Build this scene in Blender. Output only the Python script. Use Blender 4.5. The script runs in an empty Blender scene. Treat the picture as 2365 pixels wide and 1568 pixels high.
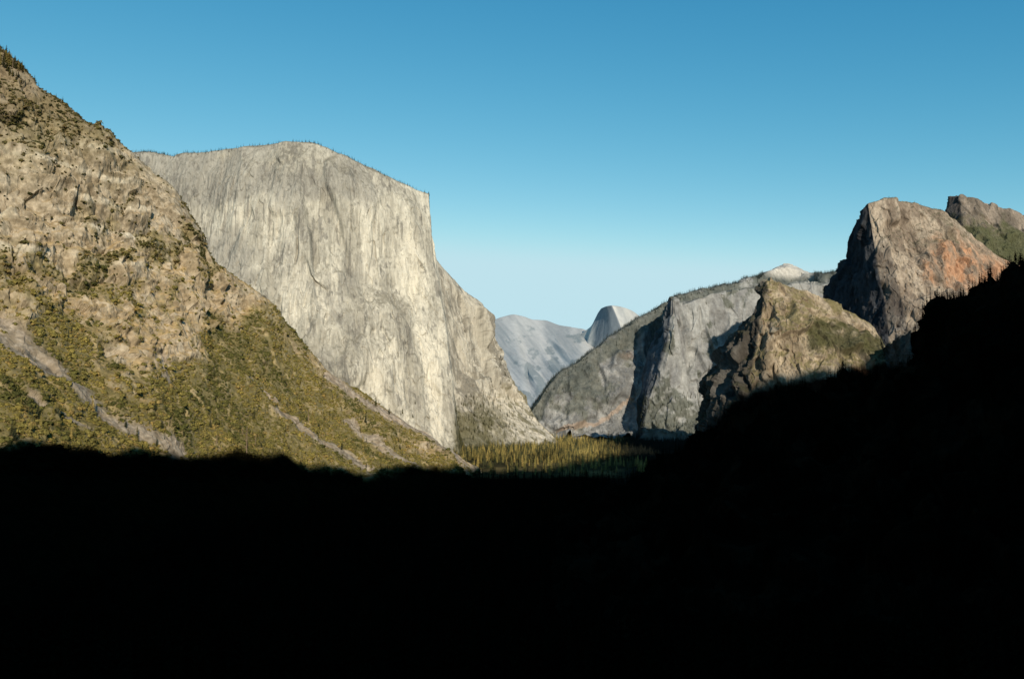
import bpy, math, numpy as np
from mathutils import Vector
rng = np.random.default_rng(11)
scene = bpy.context.scene
COL = scene.collection

# ------------------------------------------------------------ image pixel frame
W, H = 2365.0, 1568.0
F = W * 28 / 36
PITCH = math.atan(141 / F)
cp, sp = math.cos(PITCH), math.sin(PITCH)
FLOOR = -230.0

def P(x, y, Y):
    """image pixel (x, y) unprojected through the camera to forward depth Y in metres -> world metres"""
    x = np.asarray(x, float); y = np.asarray(y, float); Y = np.asarray(Y, float)
    u = (x - W / 2) / F; v = (H / 2 - y) / F
    dy = cp - v * sp; dz = sp + v * cp
    t = Y / dy
    return np.stack([u * t, Y + 0 * u, dz * t], -1)

# ------------------------------------------------------------ noise
_G = np.array([[1,1,0],[-1,1,0],[1,-1,0],[-1,-1,0],[1,0,1],[-1,0,1],[1,0,-1],[-1,0,-1],
               [0,1,1],[0,-1,1],[0,1,-1],[0,-1,-1],[1,1,0],[-1,1,0],[0,-1,1],[0,-1,-1]], float)
def _hash(ix, iy, iz):
    h = (ix * 73856093) ^ (iy * 19349663) ^ (iz * 83492791)
    h = ((h ^ (h >> 13)) * 1274126177) & 0x7fffffff
    return h ^ (h >> 15)
def perlin(p):
    sh = p.shape[:-1]; p = p.reshape(-1, 3)
    i = np.floor(p).astype(np.int64); f = p - i
    w = f * f * f * (f * (f * 6 - 15) + 10)
    out = 0
    for a in (0, 1):
        for b in (0, 1):
            for c in (0, 1):
                g = _G[_hash(i[:,0]+a, i[:,1]+b, i[:,2]+c) & 15]
                d = g[:,0]*(f[:,0]-a) + g[:,1]*(f[:,1]-b) + g[:,2]*(f[:,2]-c)
                ww = (w[:,0] if a else 1-w[:,0]) * (w[:,1] if b else 1-w[:,1]) * (w[:,2] if c else 1-w[:,2])
                out = out + d * ww
    return out.reshape(sh)
def fbm(p, wl, octv=5, gain=.5, lac=2.03, stretch=(1,1,1), seed=0.):
    q = p / wl * np.array(stretch) + seed
    a = 1.; s = 0; n = 0
    for k in range(octv):
        s = s + a * perlin(q + k * 17.3); n += a; a *= gain; q = q * lac
    return s / n
def ridged(p, wl, octv=5, gain=.5, lac=2.07, stretch=(1,1,1), seed=0.):
    q = p / wl * np.array(stretch) + seed
    a = 1.; s = 0; n = 0
    for k in range(octv):
        s = s + a * (1 - 2.2 * np.abs(perlin(q + k * 11.7))); n += a; a *= gain; q = q * lac
    return s / n
def facets(p, wl, stretch=(1,1,1), seed=0., tilt=1.8, sharp=30.):
    """angular joint blocks: every cell is its own tilted plane"""
    sh = p.shape[:-1]; q = (p / wl * np.array(stretch) + seed).reshape(-1, 3)
    q = q + .35 * np.stack([perlin(q * 1.3 + 3), perlin(q * 1.3 + 31), perlin(q * 1.3 + 57)], -1)
    i = np.floor(q - .5).astype(np.int64)
    wsum = np.zeros(len(q)); val = np.zeros(len(q))
    for a in (0, 1):
        for b in (0, 1):
            for c in (0, 1):
                h = _hash(i[:,0]+a, i[:,1]+b, i[:,2]+c)
                r = np.stack([(h & 255), (h >> 8) & 255, (h >> 16) & 255], -1) / 255. - .5
                h2 = _hash(i[:,2]+c+9, i[:,0]+a-5, i[:,1]+b+3)
                r2 = np.stack([(h2 & 255), (h2 >> 8) & 255, (h2 >> 16) & 255], -1) / 255. - .5
                ctr = np.stack([i[:,0]+a, i[:,1]+b, i[:,2]+c], -1) + .5 + .75 * r
                dv = q - ctr; d = (dv * dv).sum(-1)
                w = np.exp(-d * sharp) + 1e-14
                val += w * (r[:,2] * .6 + tilt * (dv * r2).sum(-1)); wsum += w
    return (val / wsum).reshape(sh)
def ss(a, b, x):
    t = np.clip((x - a) / (b - a), 0, 1); return t * t * (3 - 2 * t)
def mix(a, b, t):
    return np.asarray(a) * (1 - t[..., None]) + np.asarray(b) * t[..., None]
def dline(x, y, pts):
    d = np.full(x.shape, 1e9)
    for (x0, y0), (x1, y1) in zip(pts[:-1], pts[1:]):
        vx, vy = x1-x0, y1-y0
        t = np.clip(((x-x0)*vx + (y-y0)*vy) / (vx*vx+vy*vy), 0, 1)
        d = np.minimum(d, np.hypot(x-x0-t*vx, y-y0-t*vy))
    return d

# ------------------------------------------------------------ materials
def mat(name, col=None, attr=True, nscale=.12, lo=.72, hi=1.28, bump=1.0, bdist=2.0, rough=1., stretch=(1,1,1)):
    m = bpy.data.materials.new(name); m.use_nodes = True
    nt = m.node_tree; b = nt.nodes["Principled BSDF"]
    b.inputs["Roughness"].default_value = rough
    b.inputs["Specular IOR Level"].default_value = 0.
    tc = nt.nodes.new("ShaderNodeTexCoord"); mp = nt.nodes.new("ShaderNodeMapping")
    mp.inputs["Scale"].default_value = stretch
    nt.links.new(tc.outputs["Object"], mp.inputs[0])
    n = nt.nodes.new("ShaderNodeTexNoise"); n.inputs["Scale"].default_value = nscale
    n.inputs["Detail"].default_value = 6; n.inputs["Roughness"].default_value = .65
    nt.links.new(mp.outputs[0], n.inputs["Vector"])
    mr = nt.nodes.new("ShaderNodeMapRange")
    mr.inputs[1].default_value = .3; mr.inputs[2].default_value = .7
    mr.inputs[3].default_value = lo; mr.inputs[4].default_value = hi
    nt.links.new(n.outputs["Fac"], mr.inputs[0])
    vm = nt.nodes.new("ShaderNodeVectorMath"); vm.operation = 'SCALE'
    if attr:
        at = nt.nodes.new("ShaderNodeAttribute"); at.attribute_name = "Col"
        nt.links.new(at.outputs["Color"], vm.inputs[0])
    else:
        vm.inputs[0].default_value = col
    nt.links.new(mr.outputs[0], vm.inputs["Scale"])
    nt.links.new(vm.outputs[0], b.inputs["Base Color"])
    if bump:
        bp = nt.nodes.new("ShaderNodeBump"); bp.inputs["Strength"].default_value = bump
        bp.inputs["Distance"].default_value = bdist
        nt.links.new(n.outputs["Fac"], bp.inputs["Height"])
        nt.links.new(bp.outputs[0], b.inputs["Normal"])
    return m

# ------------------------------------------------------------ mesh helpers
def mk(name, v, f, col=None, m=None, smooth=False, link=True):
    me = bpy.data.meshes.new(name)
    v = np.ascontiguousarray(v, np.float32); f = np.ascontiguousarray(f, np.int32)
    k = f.shape[1]
    me.vertices.add(len(v)); me.vertices.foreach_set("co", v.ravel())
    me.loops.add(f.size); me.loops.foreach_set("vertex_index", f.ravel())
    me.polygons.add(len(f)); me.polygons.foreach_set("loop_start", np.arange(0, f.size, k, dtype=np.int32))
    me.polygons.foreach_set("use_smooth", np.full(len(f), smooth))
    me.update(calc_edges=True)
    if col is not None:
        a = me.color_attributes.new("Col", 'FLOAT_COLOR', 'POINT')
        c = np.ones((len(v), 4), np.float32); c[:, :3] = np.clip(col, 0, 1)
        a.data.foreach_set("color", c.ravel())
    if m: me.materials.append(m)
    if not link: return me
    o = bpy.data.objects.new(name, me); COL.objects.link(o)
    return o
def tag(o, label, cat, kind=None, group=None):
    o["label"] = label; o["category"] = cat
    if kind: o["kind"] = kind
    if group: o["group"] = group

K = 14
def rs(pts, back=(0, 60, 400)):
    p = np.array(pts, float)
    d = np.r_[0, np.cumsum(np.hypot(np.diff(p[:,0]), np.diff(p[:,1])) + 1e-6)]
    t = np.linspace(0, d[-1], K)
    q = np.stack([np.interp(t, d, p[:, i]) for i in range(3)], -1)
    b1 = p[0] + np.array(back, float)
    b0 = p[0] + np.array(back, float) * .12; b0[1] = p[0,1] + back[1] * .04
    return np.vstack([b1, b0, q])

def boxblur(a, n, ax):
    if n < 2: return a
    lo = 2*np.take(a, [0], ax) - np.take(a, range(n, 0, -1), ax)
    hi = 2*np.take(a, [-1], ax) - np.take(a, range(-2, -n-2, -1), ax)
    b = np.concatenate([lo, a, hi], ax)
    ker = np.hanning(2*n+3)[1:-1]; ker /= ker.sum()
    return np.apply_along_axis(lambda r: np.convolve(r, ker, 'valid'), ax, b)

def sheet(name, cols, nu, nv, disp, color, m, blur=(6, 4), smooth=False, rimw=.35, rimd=55.):
    C = np.array([c for c in cols])              # ncol, nrow, 3
    du = np.hypot(*(np.diff(C[:, 2:, :2], axis=0).mean(1).T))
    du = np.maximum(du, 6); cu = np.r_[0, np.cumsum(du)]
    dv = np.hypot(*(np.diff(C[:, :, :2], axis=1).mean(0).T))
    dv[0] = 30; dv[1] = 10; cv = np.r_[0, np.cumsum(dv)]
    tu = np.linspace(0, cu[-1], nu); tv = np.linspace(0, cv[-1], nv)
    A = np.empty((nu, C.shape[1], 3))
    for r in range(C.shape[1]):
        for k in range(3): A[:, r, k] = np.interp(tu, cu, C[:, r, k])
    A = boxblur(A, blur[0], 0)
    B = np.empty((nu, nv, 3))
    for k in range(3):
        for i in range(nu): B[i, :, k] = np.interp(tv, cv, A[i, :, k])
    B = boxblur(B, blur[1], 1)
    B = B.transpose(1, 0, 2)                     # nv, nu
    X, Yp = B[..., 0], B[..., 1]
    pos = P(X, Yp, B[..., 2])
    def nrm(q):
        n = np.cross(np.gradient(q, axis=0), np.gradient(q, axis=1))
        return n / (np.linalg.norm(n, axis=-1, keepdims=True) + 1e-9)
    n0 = nrm(pos)
    d = disp(X, Yp, pos, n0)
    d = d * (rimw + (1 - rimw) * ss(0, rimd, np.abs(tv - cv[2])))[:, None]
    pos2 = pos + n0 * d[..., None]
    n1 = nrm(pos2)
    c = color(X, Yp, pos2, n1, n0)
    idx = np.arange(nu * nv).reshape(nv, nu)
    f = np.stack([idx[:-1, :-1], idx[1:, :-1], idx[1:, 1:], idx[:-1, 1:]], -1).reshape(-1, 4)
    o = mk(name, pos2.reshape(-1, 3), f, c.reshape(-1, 3), m, smooth)
    return dict(o=o, X=X, Y=Yp, pos=pos2, n=n1)

def rock_disp(amp, wl, zs=.35, rg=.5, octv=7, fa=.35):
    def f(X, Y, p, n):
        a = fbm(p, wl, octv, .52, stretch=(1, 1, zs))
        b = ridged(p, wl * .55, octv - 1, .55, stretch=(1, 1, zs * .8), seed=5.2)
        r = amp * (a * 1.8 * (1 - rg) + b * rg - .25 * rg)
        if fa: r = r + amp * fa * facets(p, wl * .5, (1, 1, zs), 3.3)
        return r
    return f
def flank_shade(c, n0, k=.62):
    """paints shade into the colour of walls turned from the sun"""
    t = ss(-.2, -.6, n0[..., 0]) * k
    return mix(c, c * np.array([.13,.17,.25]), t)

# cast-shadow edge: surface colours below it are painted nearly black
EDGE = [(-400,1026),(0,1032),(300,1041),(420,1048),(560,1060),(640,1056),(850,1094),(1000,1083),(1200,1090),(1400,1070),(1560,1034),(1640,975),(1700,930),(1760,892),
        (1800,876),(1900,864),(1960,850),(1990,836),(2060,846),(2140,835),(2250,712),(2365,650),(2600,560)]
def painted_shade(X, Y, nz, soft=18.):
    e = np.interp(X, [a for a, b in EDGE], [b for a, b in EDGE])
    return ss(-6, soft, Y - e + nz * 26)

# ------------------------------------------------------------ LEFT HILL
rim = [(-420,-180,1850),(-200,-30,1880),(-80,45,1900),(0,112,1900),(60,157,1910),(105,212,1930),(200,277,1960),(300,348,2000),(345,390,2020),
       (400,436,2050),(430,482,2060),(468,540,2080),(490,600,2120),(560,652,2180),(640,712,2250),(700,785,2300),(750,852,2360),
       (850,915,2430),(950,988,2500),(1050,1053,2560),(1110,1090,2590),(1180,1118,2600)]
def footy(Y, z): return 925 + F * (-z) / Y
cols = []
for x, y, Y in rim:
    t = np.clip((x) / 1100, 0, 1)
    Ym = 1080 + (2540 - 1080) * t ** 1.25
    Ym = min(Ym, Y - 20)
    ym = max(1050, y + 12)
    Yf = min(700 + 1500 * t ** 1.1, Ym - 60)
    yf = footy(Yf, -262)
    cols.append(rs([(x, y, Y), (x, y*.5+ym*.5, Y*.56+Ym*.44), (x, ym, Ym), (x, yf, Yf)], back=(-60, 150, 600)))
streaks = [([(-20,705),(60,790),(130,850),(200,915),(250,965),(340,1015),(400,1050)], 15, .85),
           ([(-20,755),(40,795),(110,850)], 20, .85),
           ([(60,905),(120,945),(215,995)], 5, .8), ([(230,960),(300,985),(360,1030)], 5, .8),
           ([(570,870),(600,905),(640,935)], 6, .8), ([(640,950),(720,1010),(780,1040),(850,1085)], 9, .85),
           ([(760,870),(850,932),(930,985),(1060,1065)], 8, .95), ([(800,970),(870,1030),(960,1088)], 5, .85),
           ([(375,810),(385,880)], 8, .8), ([(1000,1035),(1080,1080)], 6, .8)]
def hill_masks(X, Y, p):
    nz = fbm(p, 160, 5, .55, seed=3.)
    nf = fbm(p, 40, 4, .6, seed=8.)
    yl = np.interp(X, [-400,0,100,200,300,380,450,520,600,700,800,1000,1200], [560,640,700,775,840,880,790,705,680,770,850,1000,1060])
    low = ss(-90, 70, Y - yl + nz * 380 + nf * 130)
    low = low * (1 - .75 * ss(.24, .40, nz * .7 + nf + ss(1000, 700, Y) * .04))
    up = ss(460, 310, Y + nz * 160) * .8 * ss(-.3, .1, nz + nf * .6)
    midp = ss(-.02, .2, nz + .8 * nf) * ss(430, 680, Y + X * .3) * .85
    veg = np.clip(np.maximum(low, np.maximum(up, midp)), 0, 1)
    sc = np.zeros(X.shape)
    wob = nf * 40
    for pts, w, k in streaks:
        sc = np.maximum(sc, k * ss(w * 1.5, w * .4, dline(X + wob, Y + wob * .6, pts) * (1 + 1.1 * nz + .8 * nf)))
    return veg, sc, nz, nf
def hill_disp(X, Y, p, n):
    veg, sc, nz, nf = hill_masks(X, Y, p)
    rocky = 1 - .7 * np.maximum(ss(.1, .9, veg) * ss(560, 760, Y), sc)
    a = fbm(p, 330, 4, .5, seed=1.)
    b = ridged(p, 150, 6, .48, stretch=(1, 1, .8), seed=2.)
    c = ridged(p, 45, 5, .48, stretch=(1, 1, .9), seed=6.)
    gul = ridged(p, 190, 3, .5, stretch=(1.4, .35, .25), seed=9.)
    fa = facets(p, 90, (1, 1, .9), 1.) * 36 + facets(p, 34, (1, 1, .8), 4.) * 16 + facets(p, 14, (1, 1, .7), 7.) * 5
    z = p[..., 2] + 34 * nz
    w = (z / 78.) % 1
    led = (np.minimum(w / .88, (1 - w) / .12) - .5) * ss(700, 560, Y) * ss(150, 330, Y) * ss(-.3, .05, nz) * ss(400, 320, X)
    near_rim = ss(330, 400, X) * ss(640, 560, Y)
    return (a * 46 * (1 - .6 * near_rim) + b * 10 * rocky + c * 3.5 * rocky + gul * 14 + led * 42 + fa * rocky * .8 * (1 - .35 * near_rim)) - 6
def hill_col(X, Y, p, n, n0):
    veg, sc, nz, nf = hill_masks(X, Y, p)
    f2 = fbm(p, 14, 4, .65, seed=4.)
    f3 = fbm(p, 75, 4, .6, stretch=(1,1,2.2), seed=14.)
    rock = mix((.245,.195,.13), (.40,.33,.235), ss(-.25,.3, f2 + f3))
    grass = mix((.32,.22,.105), (.41,.295,.15), ss(-.3,.3, nf))
    steep = ss(.72, .45, n[..., 2])
    lowg = ss(400, 600, Y)
    c = mix(grass, rock, np.clip(1 - lowg * .85 + steep * .8 + ss(0,.35,f3) * .3 - .15, 0, 1))
    z = p[..., 2] + 34 * nz
    w = (z / 78.) % 1
    band = ss(.1,.0,np.abs(w - .92) - .06) * ss(720, 560, Y) * ss(300, 400, Y) * ss(-.3,.05,nz) * ss(430,330,X)
    c = mix(c, (.54,.47,.355), band * .85)
    c = mix(c, (.10,.08,.05), ss(.14,.4, -f2 - .5*nf) * .55)
    c = mix(c, mix((.13,.11,.042), (.25,.195,.09), ss(.0,.3,nf + f2*.5)), np.clip(veg,0,1) * .85)
    c = mix(c, (.16,.12,.07), ss(360, 250, Y + nz*80) * .6)
    scr = mix((.21,.165,.12), (.37,.305,.235), ss(-.25,.3,f2))
    c = mix(c, scr, sc)
    return mix(c, (.004,.0035,.0015), painted_shade(X, Y, nz))
M_hill = mat("hill_rock_and_dry_grass", nscale=.11, lo=.68, hi=1.32, bump=.8, bdist=3)
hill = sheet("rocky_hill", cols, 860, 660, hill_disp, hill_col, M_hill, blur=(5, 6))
tag(hill["o"], "steep tan rocky hillside with olive brush and grey scree streaks", "hill", "structure")

# ------------------------------------------------------------ GREAT GRANITE WALL
BK = (0, 45, 700)
cc = []
for rx, ry, rY, bx, by, bY in [(240,356,3780,230,930,3420),(345,350,3720,340,930,3380),(400,359,3700,400,930,3340),(470,352,3680,475,940,3300),(520,345,3660,530,945,3270),
        (600,338,3640,620,950,3250),(660,329,3630,690,960,3260),(720,331,3640,755,965,3290),(760,343,3650,800,975,3320),
        (800,363,3670,845,985,3350),(850,387,3700,905,995,3390),(900,411,3740,960,1003,3430),(950,431,3780,1010,1010,3480)]:
    mx = rx + (bx - rx) * .25
    cc.append(rs([(rx,ry,rY),(rx+(bx-rx)*.1, ry+(by-ry)*.12, rY-70),(mx+(bx-rx)*.15, ry+(by-ry)*.45, rY*.7+bY*.3-35),(bx,by,bY),(bx,1065,bY-60)], BK))
cc.append(rs([(993,447,3830),(999,520,3790),(1003,600,3760),(1020,700,3700),(1036,800,3650),(1050,920,3590),(1060,1012,3550),(1066,1062,3480)], (0,45,700)))
cc.append(rs([(986,470,4120),(991,530,4100),(994,595,4090),(1006,700,4070),(1022,810,4050),(1040,925,4000),(1060,1010,3880),(1084,1050,3720)], (-20,60,700)))
cc.append(rs([(1002,592,4300),(1010,625,4280),(1022,680,4250),(1040,760,4210),(1058,840,4160),(1078,920,4080),(1105,1012,3930),(1115,1045,3850)], (-10,60,600)))
cc.append(rs([(1050,652,4400),(1056,690,4380),(1064,740,4350),(1074,800,4300),(1088,850,4260),(1110,920,4160),(1150,1022,3990),(1160,1045,3930)], (0,60,600)))
cc.append(rs([(1100,706,4520),(1104,750,4490),(1110,800,4450),(1118,840,4410),(1130,880,4350),(1150,940,4240),(1190,1024,4060),(1200,1045,4000)], (0,60,600)))
cc.append(rs([(1122,757,4560),(1128,800,4530),(1135,840,4500),(1143,870,4450),(1158,905,4380),(1180,955,4260),(1220,1025,4110),(1230,1045,4050)], (0,60,600)))
cc.append(rs([(1150,852,4560),(1158,872,4520),(1170,895,4480),(1185,920,4420),(1200,945,4360),(1215,980,4260),(1245,1026,4160),(1255,1045,4100)], (0,50,500)))
cc.append(rs([(1200,912,4500),(1210,925,4470),(1220,945,4430),(1230,965,4380),(1240,985,4320),(1250,1003,4260),(1266,1027,4190),(1275,1045,4140)], (0,40,500)))
cc.append(rs([(1243,972,4400),(1250,983,4370),(1258,995,4330),(1264,1005,4300),(1270,1013,4270),(1278,1020,4230),(1286,1028,4200),(1292,1045,4150)], (0,40,400)))
cc.append(rs([(1292,1020,4300),(1296,1023,4290),(1300,1026,4280),(1304,1029,4260),(1308,1032,4240),(1312,1036,4220),(1316,1040,4200),(1320,1050,4150)], (0,20,400)))
def nosex(Y): return np.interp(Y, [447,520,600,700,800,920,1012], [993,999,1003,1020,1036,1050,1060])
def cap_disp(X, Y, p, n):
    a = fbm(p, 420, 4, .5, stretch=(1,1,.35), seed=2.)
    b = ridged(p, 170, 6, .55, stretch=(1,1,.12), seed=7.)
    c = fbm(p, 70, 5, .6, stretch=(1,1,.16), seed=1.)
    e = fbm(p, 30, 4, .6, stretch=(1,1,.7), seed=12.)
    fa = facets(p, 210, (1,1,.18), 1.) * 36 + facets(p, 80, (1,1,.12), 5.) * 14 + facets(p, 30, (1,1,.15), 9.) * 6
    low = ss(905, 960, Y) * ss(1040, 1090, X)
    top = ss(.5, .9, n[...,2])
    east = ss(0, 30, X - nosex(Y)) * ss(960, 900, Y)
    edge_ = ss(45, 0, np.abs(X - nosex(Y)))
    return (a * 60 * (1 - .8 * edge_) + b * 13 * (1 + 1.6 * east) + c * 12 * (1 - .5 * edge_) + e * 5 + fa * (1 + 1.1 * east) * (1 - .6 * edge_)) * (1 - .55 * low) * (1 - .4 * top) - 4
def cap_col(X, Y, p, n, n0):
    s1 = fbm(p, 130, 6, .6, stretch=(1,1,.10), seed=21.)
    s2 = fbm(p, 28, 4, .65, stretch=(1,1,.06), seed=22.)
    s3 = fbm(p, 14, 3, .6, stretch=(1,1,.08), seed=27.)
    b1 = fbm(p, 300, 4, .55, seed=23.)
    f2 = fbm(p, 24, 4, .65, seed=24.)
    c = mix((.32,.295,.24), (.48,.445,.365), ss(-.25,.22, s1 + .8*s2 + .35*s3))
    grey = ss(.0,.32, b1 + .55*s1 + .35*ss(760,420,X) + .25*ss(520,400,Y) - .12)
    c = mix(c, (.235,.22,.19), grey * .7)
    br = ss(.03,.26, s1 - .2*s2 + .2*s3) * ss(560,750,X) * ss(1060,1000,X) * ss(420,560,Y)
    c = mix(c, (.60,.55,.445), br * .75)
    c = mix(c, (.13,.12,.105), ss(.12,.28, s2 - .6*s1 + .35*s3) * .65)
    c = mix(c, c * .72, ss(.10,.3,-f2))
    up = ss(.35,.75, n[...,2])
    c = mix(c, (.22,.195,.145), up * .7)
    fl = ss(-1, 5, X - nosex(Y)) * ss(470, 500, Y) * (1 - .55 * ss(900, 960, Y) * ss(1090,1130,X))
    c = mix(c, mix((.19,.172,.14),(.42,.385,.315), ss(-.2,.2, s1 + s2)), fl * .85)
    f3 = fbm(p, 60, 5, .6, seed=30.)
    f4 = fbm(p, 130, 4, .6, seed=33.)
    wood = ss(1040,1062,X) * ss(915,960,Y + f3*100) * ss(1180,1080, X - (Y-905)*.55 + f3*120 + f4*120) * ss(-.22,.1,f3+.35)
    c = mix(c, (.10,.09,.045), wood * .85)
    tal = ss(880,925,Y) * ss(1100,1150, X - (Y-905)*.45 + f3*90)
    c = mix(c, mix((.38,.34,.265),(.58,.52,.42), ss(-.2,.25,f2)), tal * .8)
    wd2 = ss(.04,.18,f3) * ss(850,900,Y) * ss(1130,1160,X)
    return mix(c, (.13,.115,.06), wd2 * .75)
M_cap = mat("pale_granite", nscale=.09, lo=.76, hi=1.24, bump=.9, bdist=4, stretch=(1,1,.12))
cap = sheet("granite_cliff", cc, 900, 640, cap_disp, cap_col, M_cap, blur=(2, 4))
tag(cap["o"], "huge sheer pale granite cliff with vertical dark streaks", "cliff", "structure")

# ------------------------------------------------------------ DISTANT RANGE
M_far = mat("haze_tinted_granite", nscale=.01, lo=.92, hi=1.08, bump=.15, bdist=8)
def simple(lst, back): return [rs(l, back) for l in lst]
cols = simple([
 [(1060,800,15000),(1080,880,11000),(1120,1000,6800)],
 [(1100,772,15500),(1120,860,11500),(1160,1000,6800)],
 [(1125,748,15800),(1150,850,12000),(1190,1000,6800)],
 [(1150,737,16000),(1175,840,12300),(1205,1000,6800)],
 [(1182,728,16000),(1200,830,12500),(1222,1000,6800)],
 [(1205,731,16000),(1215,840,12500),(1235,1000,6800)],
 [(1230,739,16000),(1235,850,12000),(1250,1000,6800)],
 [(1258,741,16000),(1250,830,12800),(1265,1000,6800)],
 [(1290,751,15500),(1270,840,12400),(1290,1000,6800)],
 [(1320,757,15000),(1300,850,11800),(1320,1000,6800)],
 [(1348,762,14800),(1330,850,11500),(1350,1000,6800)],
 [(1400,790,14500),(1390,870,11500),(1400,1000,6800)]], (0,40,2500))
def far_col(X, Y, p, n, n0):
    # slabs and gullies run down toward the gorge
    s = np.stack([X - .8 * (Y - 740), .3 * (Y - 740) , 0 * X], -1)
    f = fbm(s, 50, 6, .6, seed=3.)
    g = fbm(np.stack([X, Y * 1.2, 0*X], -1), 40, 5, .6, seed=5.)
    c = mix((.34,.35,.345), (.50,.49,.465), ss(-.22,.22,f))  # haze put into the rock colour, pale and bluish
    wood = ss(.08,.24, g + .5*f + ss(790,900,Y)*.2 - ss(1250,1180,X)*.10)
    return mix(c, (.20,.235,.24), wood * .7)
def far_disp(X, Y, p, n):
    s = np.stack([X - .8 * (Y - 740), .3 * (Y - 740) , 0 * X], -1)
    return ridged(s, 90, 4, .4, seed=2.) * 70 + fbm(s, 45, 4, .5) * 90
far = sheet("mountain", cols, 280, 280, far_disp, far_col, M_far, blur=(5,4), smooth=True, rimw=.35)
tag(far["o"], "bare pale granite mountain range tinted for blue haze", "mountain", "structure")

# HALF-CUT DOME
cols = simple([
 [(1300,830,14600),(1300,850,14500),(1300,940,14000)],
 [(1330,786,14300),(1332,830,14100),(1328,940,13600)],
 [(1346,766,14200),(1342,800,14000),(1338,940,13500)],
 [(1366,754,14000),(1352,800,13900),(1345,940,13400)],
 [(1380,724,13900),(1368,750,13800),(1348,810,13600),(1346,940,13300)],
 [(1388,712,13700),(1385,750,13500),(1380,810,13300),(1376,940,13100)],
 [(1400,707,13300),(1408,735,13150),(1414,775,12980),(1414,940,12700)],
 [(1414,705,13150),(1428,735,12980),(1444,775,12780),(1446,940,12550)],
 [(1430,707,13220),(1442,735,13080),(1452,775,12880),(1456,940,12700)],
 [(1448,712,13420),(1456,740,13250),(1466,780,13050),(1474,940,12750)],
 [(1464,720,13650),(1472,745,13450),(1480,790,13250),(1490,940,12950)],
 [(1480,733,13900),(1490,760,13700),(1496,800,13500),(1505,940,13100)],
 [(1502,760,14200),(1505,790,14000),(1512,820,13700),(1520,940,13300)]], (10,40,900))
def dome_col(X, Y, p, n, n0):
    f = fbm(p, 250, 5, .6, stretch=(1,1,.25), seed=3.)
    c = mix((.36,.365,.355), (.50,.485,.45), ss(-.25,.25,f))  # dome rock also paled to stand for haze
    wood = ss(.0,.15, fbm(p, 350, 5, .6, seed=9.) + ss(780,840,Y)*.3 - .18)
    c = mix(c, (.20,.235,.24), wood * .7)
    return mix(c, c * np.array([.42,.48,.56]), ss(-.1,-.5,n0[...,0]) * ss(1362,1378,X))  # left face darkened in colour to deepen its shade
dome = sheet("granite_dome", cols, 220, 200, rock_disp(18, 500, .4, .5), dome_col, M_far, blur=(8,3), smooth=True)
tag(dome["o"], "distant granite dome cut by one sheer shaded face", "mountain", "structure")

# ------------------------------------------------------------ FORESTED RIDGE
R = [(1228,950,5120,1232),(1240,932,5150,1250),(1262,902,5200,1275),(1300,862,5260,1320),(1345,830,5320,1375),(1400,787,5400,1420),(1450,754,5480,1465),
     (1500,724,5560,1510),(1550,694,5640,1560),(1600,678,5740,1605),(1650,664,5850,1655),(1700,653,5950,1700),(1745,642,6050,1745),(1772,632,6250,1772),
     (1795,619,6350,1795),(1820,615,6400,1820),(1845,619,6400,1845),(1872,632,6300,1872),(1900,634,6150,1900),(1935,629,6100,1935),(2000,640,6000,2000),(2080,660,5900,2080)]
cols = [rs([(x,y,Y),(x*.7+bx*.3,y*.66+1003*.34,Y*.75+5060*.25),(x*.3+bx*.7,y*.3+1003*.7,Y*.35+5060*.65),(bx,1004,5060),(bx,1020,4800)], (0,40,1400)) for x,y,Y,bx in R]
cols = [rs([(1206,985,5080),(1206,992,5070),(1206,1000,5060),(1206,1006,5050),(1206,1020,4800)], (0,20,900))] + cols
def ridge_col(X, Y, p, n, n0):
    f = fbm(p, 320, 6, .6, seed=3.)
    g = fbm(p, 90, 5, .65, seed=5.)
    v = fbm(p, 200, 5, .6, stretch=(1,1,.3), seed=7.)
    rock = mix((.155,.155,.15), (.29,.285,.27), ss(-.22,.22,g+v))
    rt = np.interp(X, [a[0] for a in R], [a[1] for a in R])
    wood = ss(-.04,.16, f + .5*g + .35*ss(80,15,Y - rt) - .04)
    bare = ss(648,628,Y) * ss(1760,1785,X) * ss(1885,1865,X)
    c = mix(rock, mix((.07,.078,.068),(.115,.118,.098), ss(-.2,.2,g)), wood * .85)
    c = mix(c, (.44,.41,.36), bare)
    auburn = ss(40,10,np.hypot((X-1450)*.8, (Y-825)*1.6) + 60*g) * ss(-.1,.2,g)
    c = mix(c, (.20,.12,.09), auburn*.45)
    tr = ss(7,3,dline(X+g*10,Y+g*10,[(1290,1000),(1380,975),(1440,935),(1480,905)]))
    return mix(c, (.32,.24,.18), tr*.7)
M_mid = mat("wooded_granite", nscale=.03, lo=.7, hi=1.3, bump=.9, bdist=8)
ridge = sheet("forested_ridge", cols, 520, 330, rock_disp(95, 420, .5, .6, 7, .7), ridge_col, M_mid, blur=(4,4))
tag(ridge["o"], "long grey granite ridge with conifer forest along its crest", "ridge", "structure")

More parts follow.
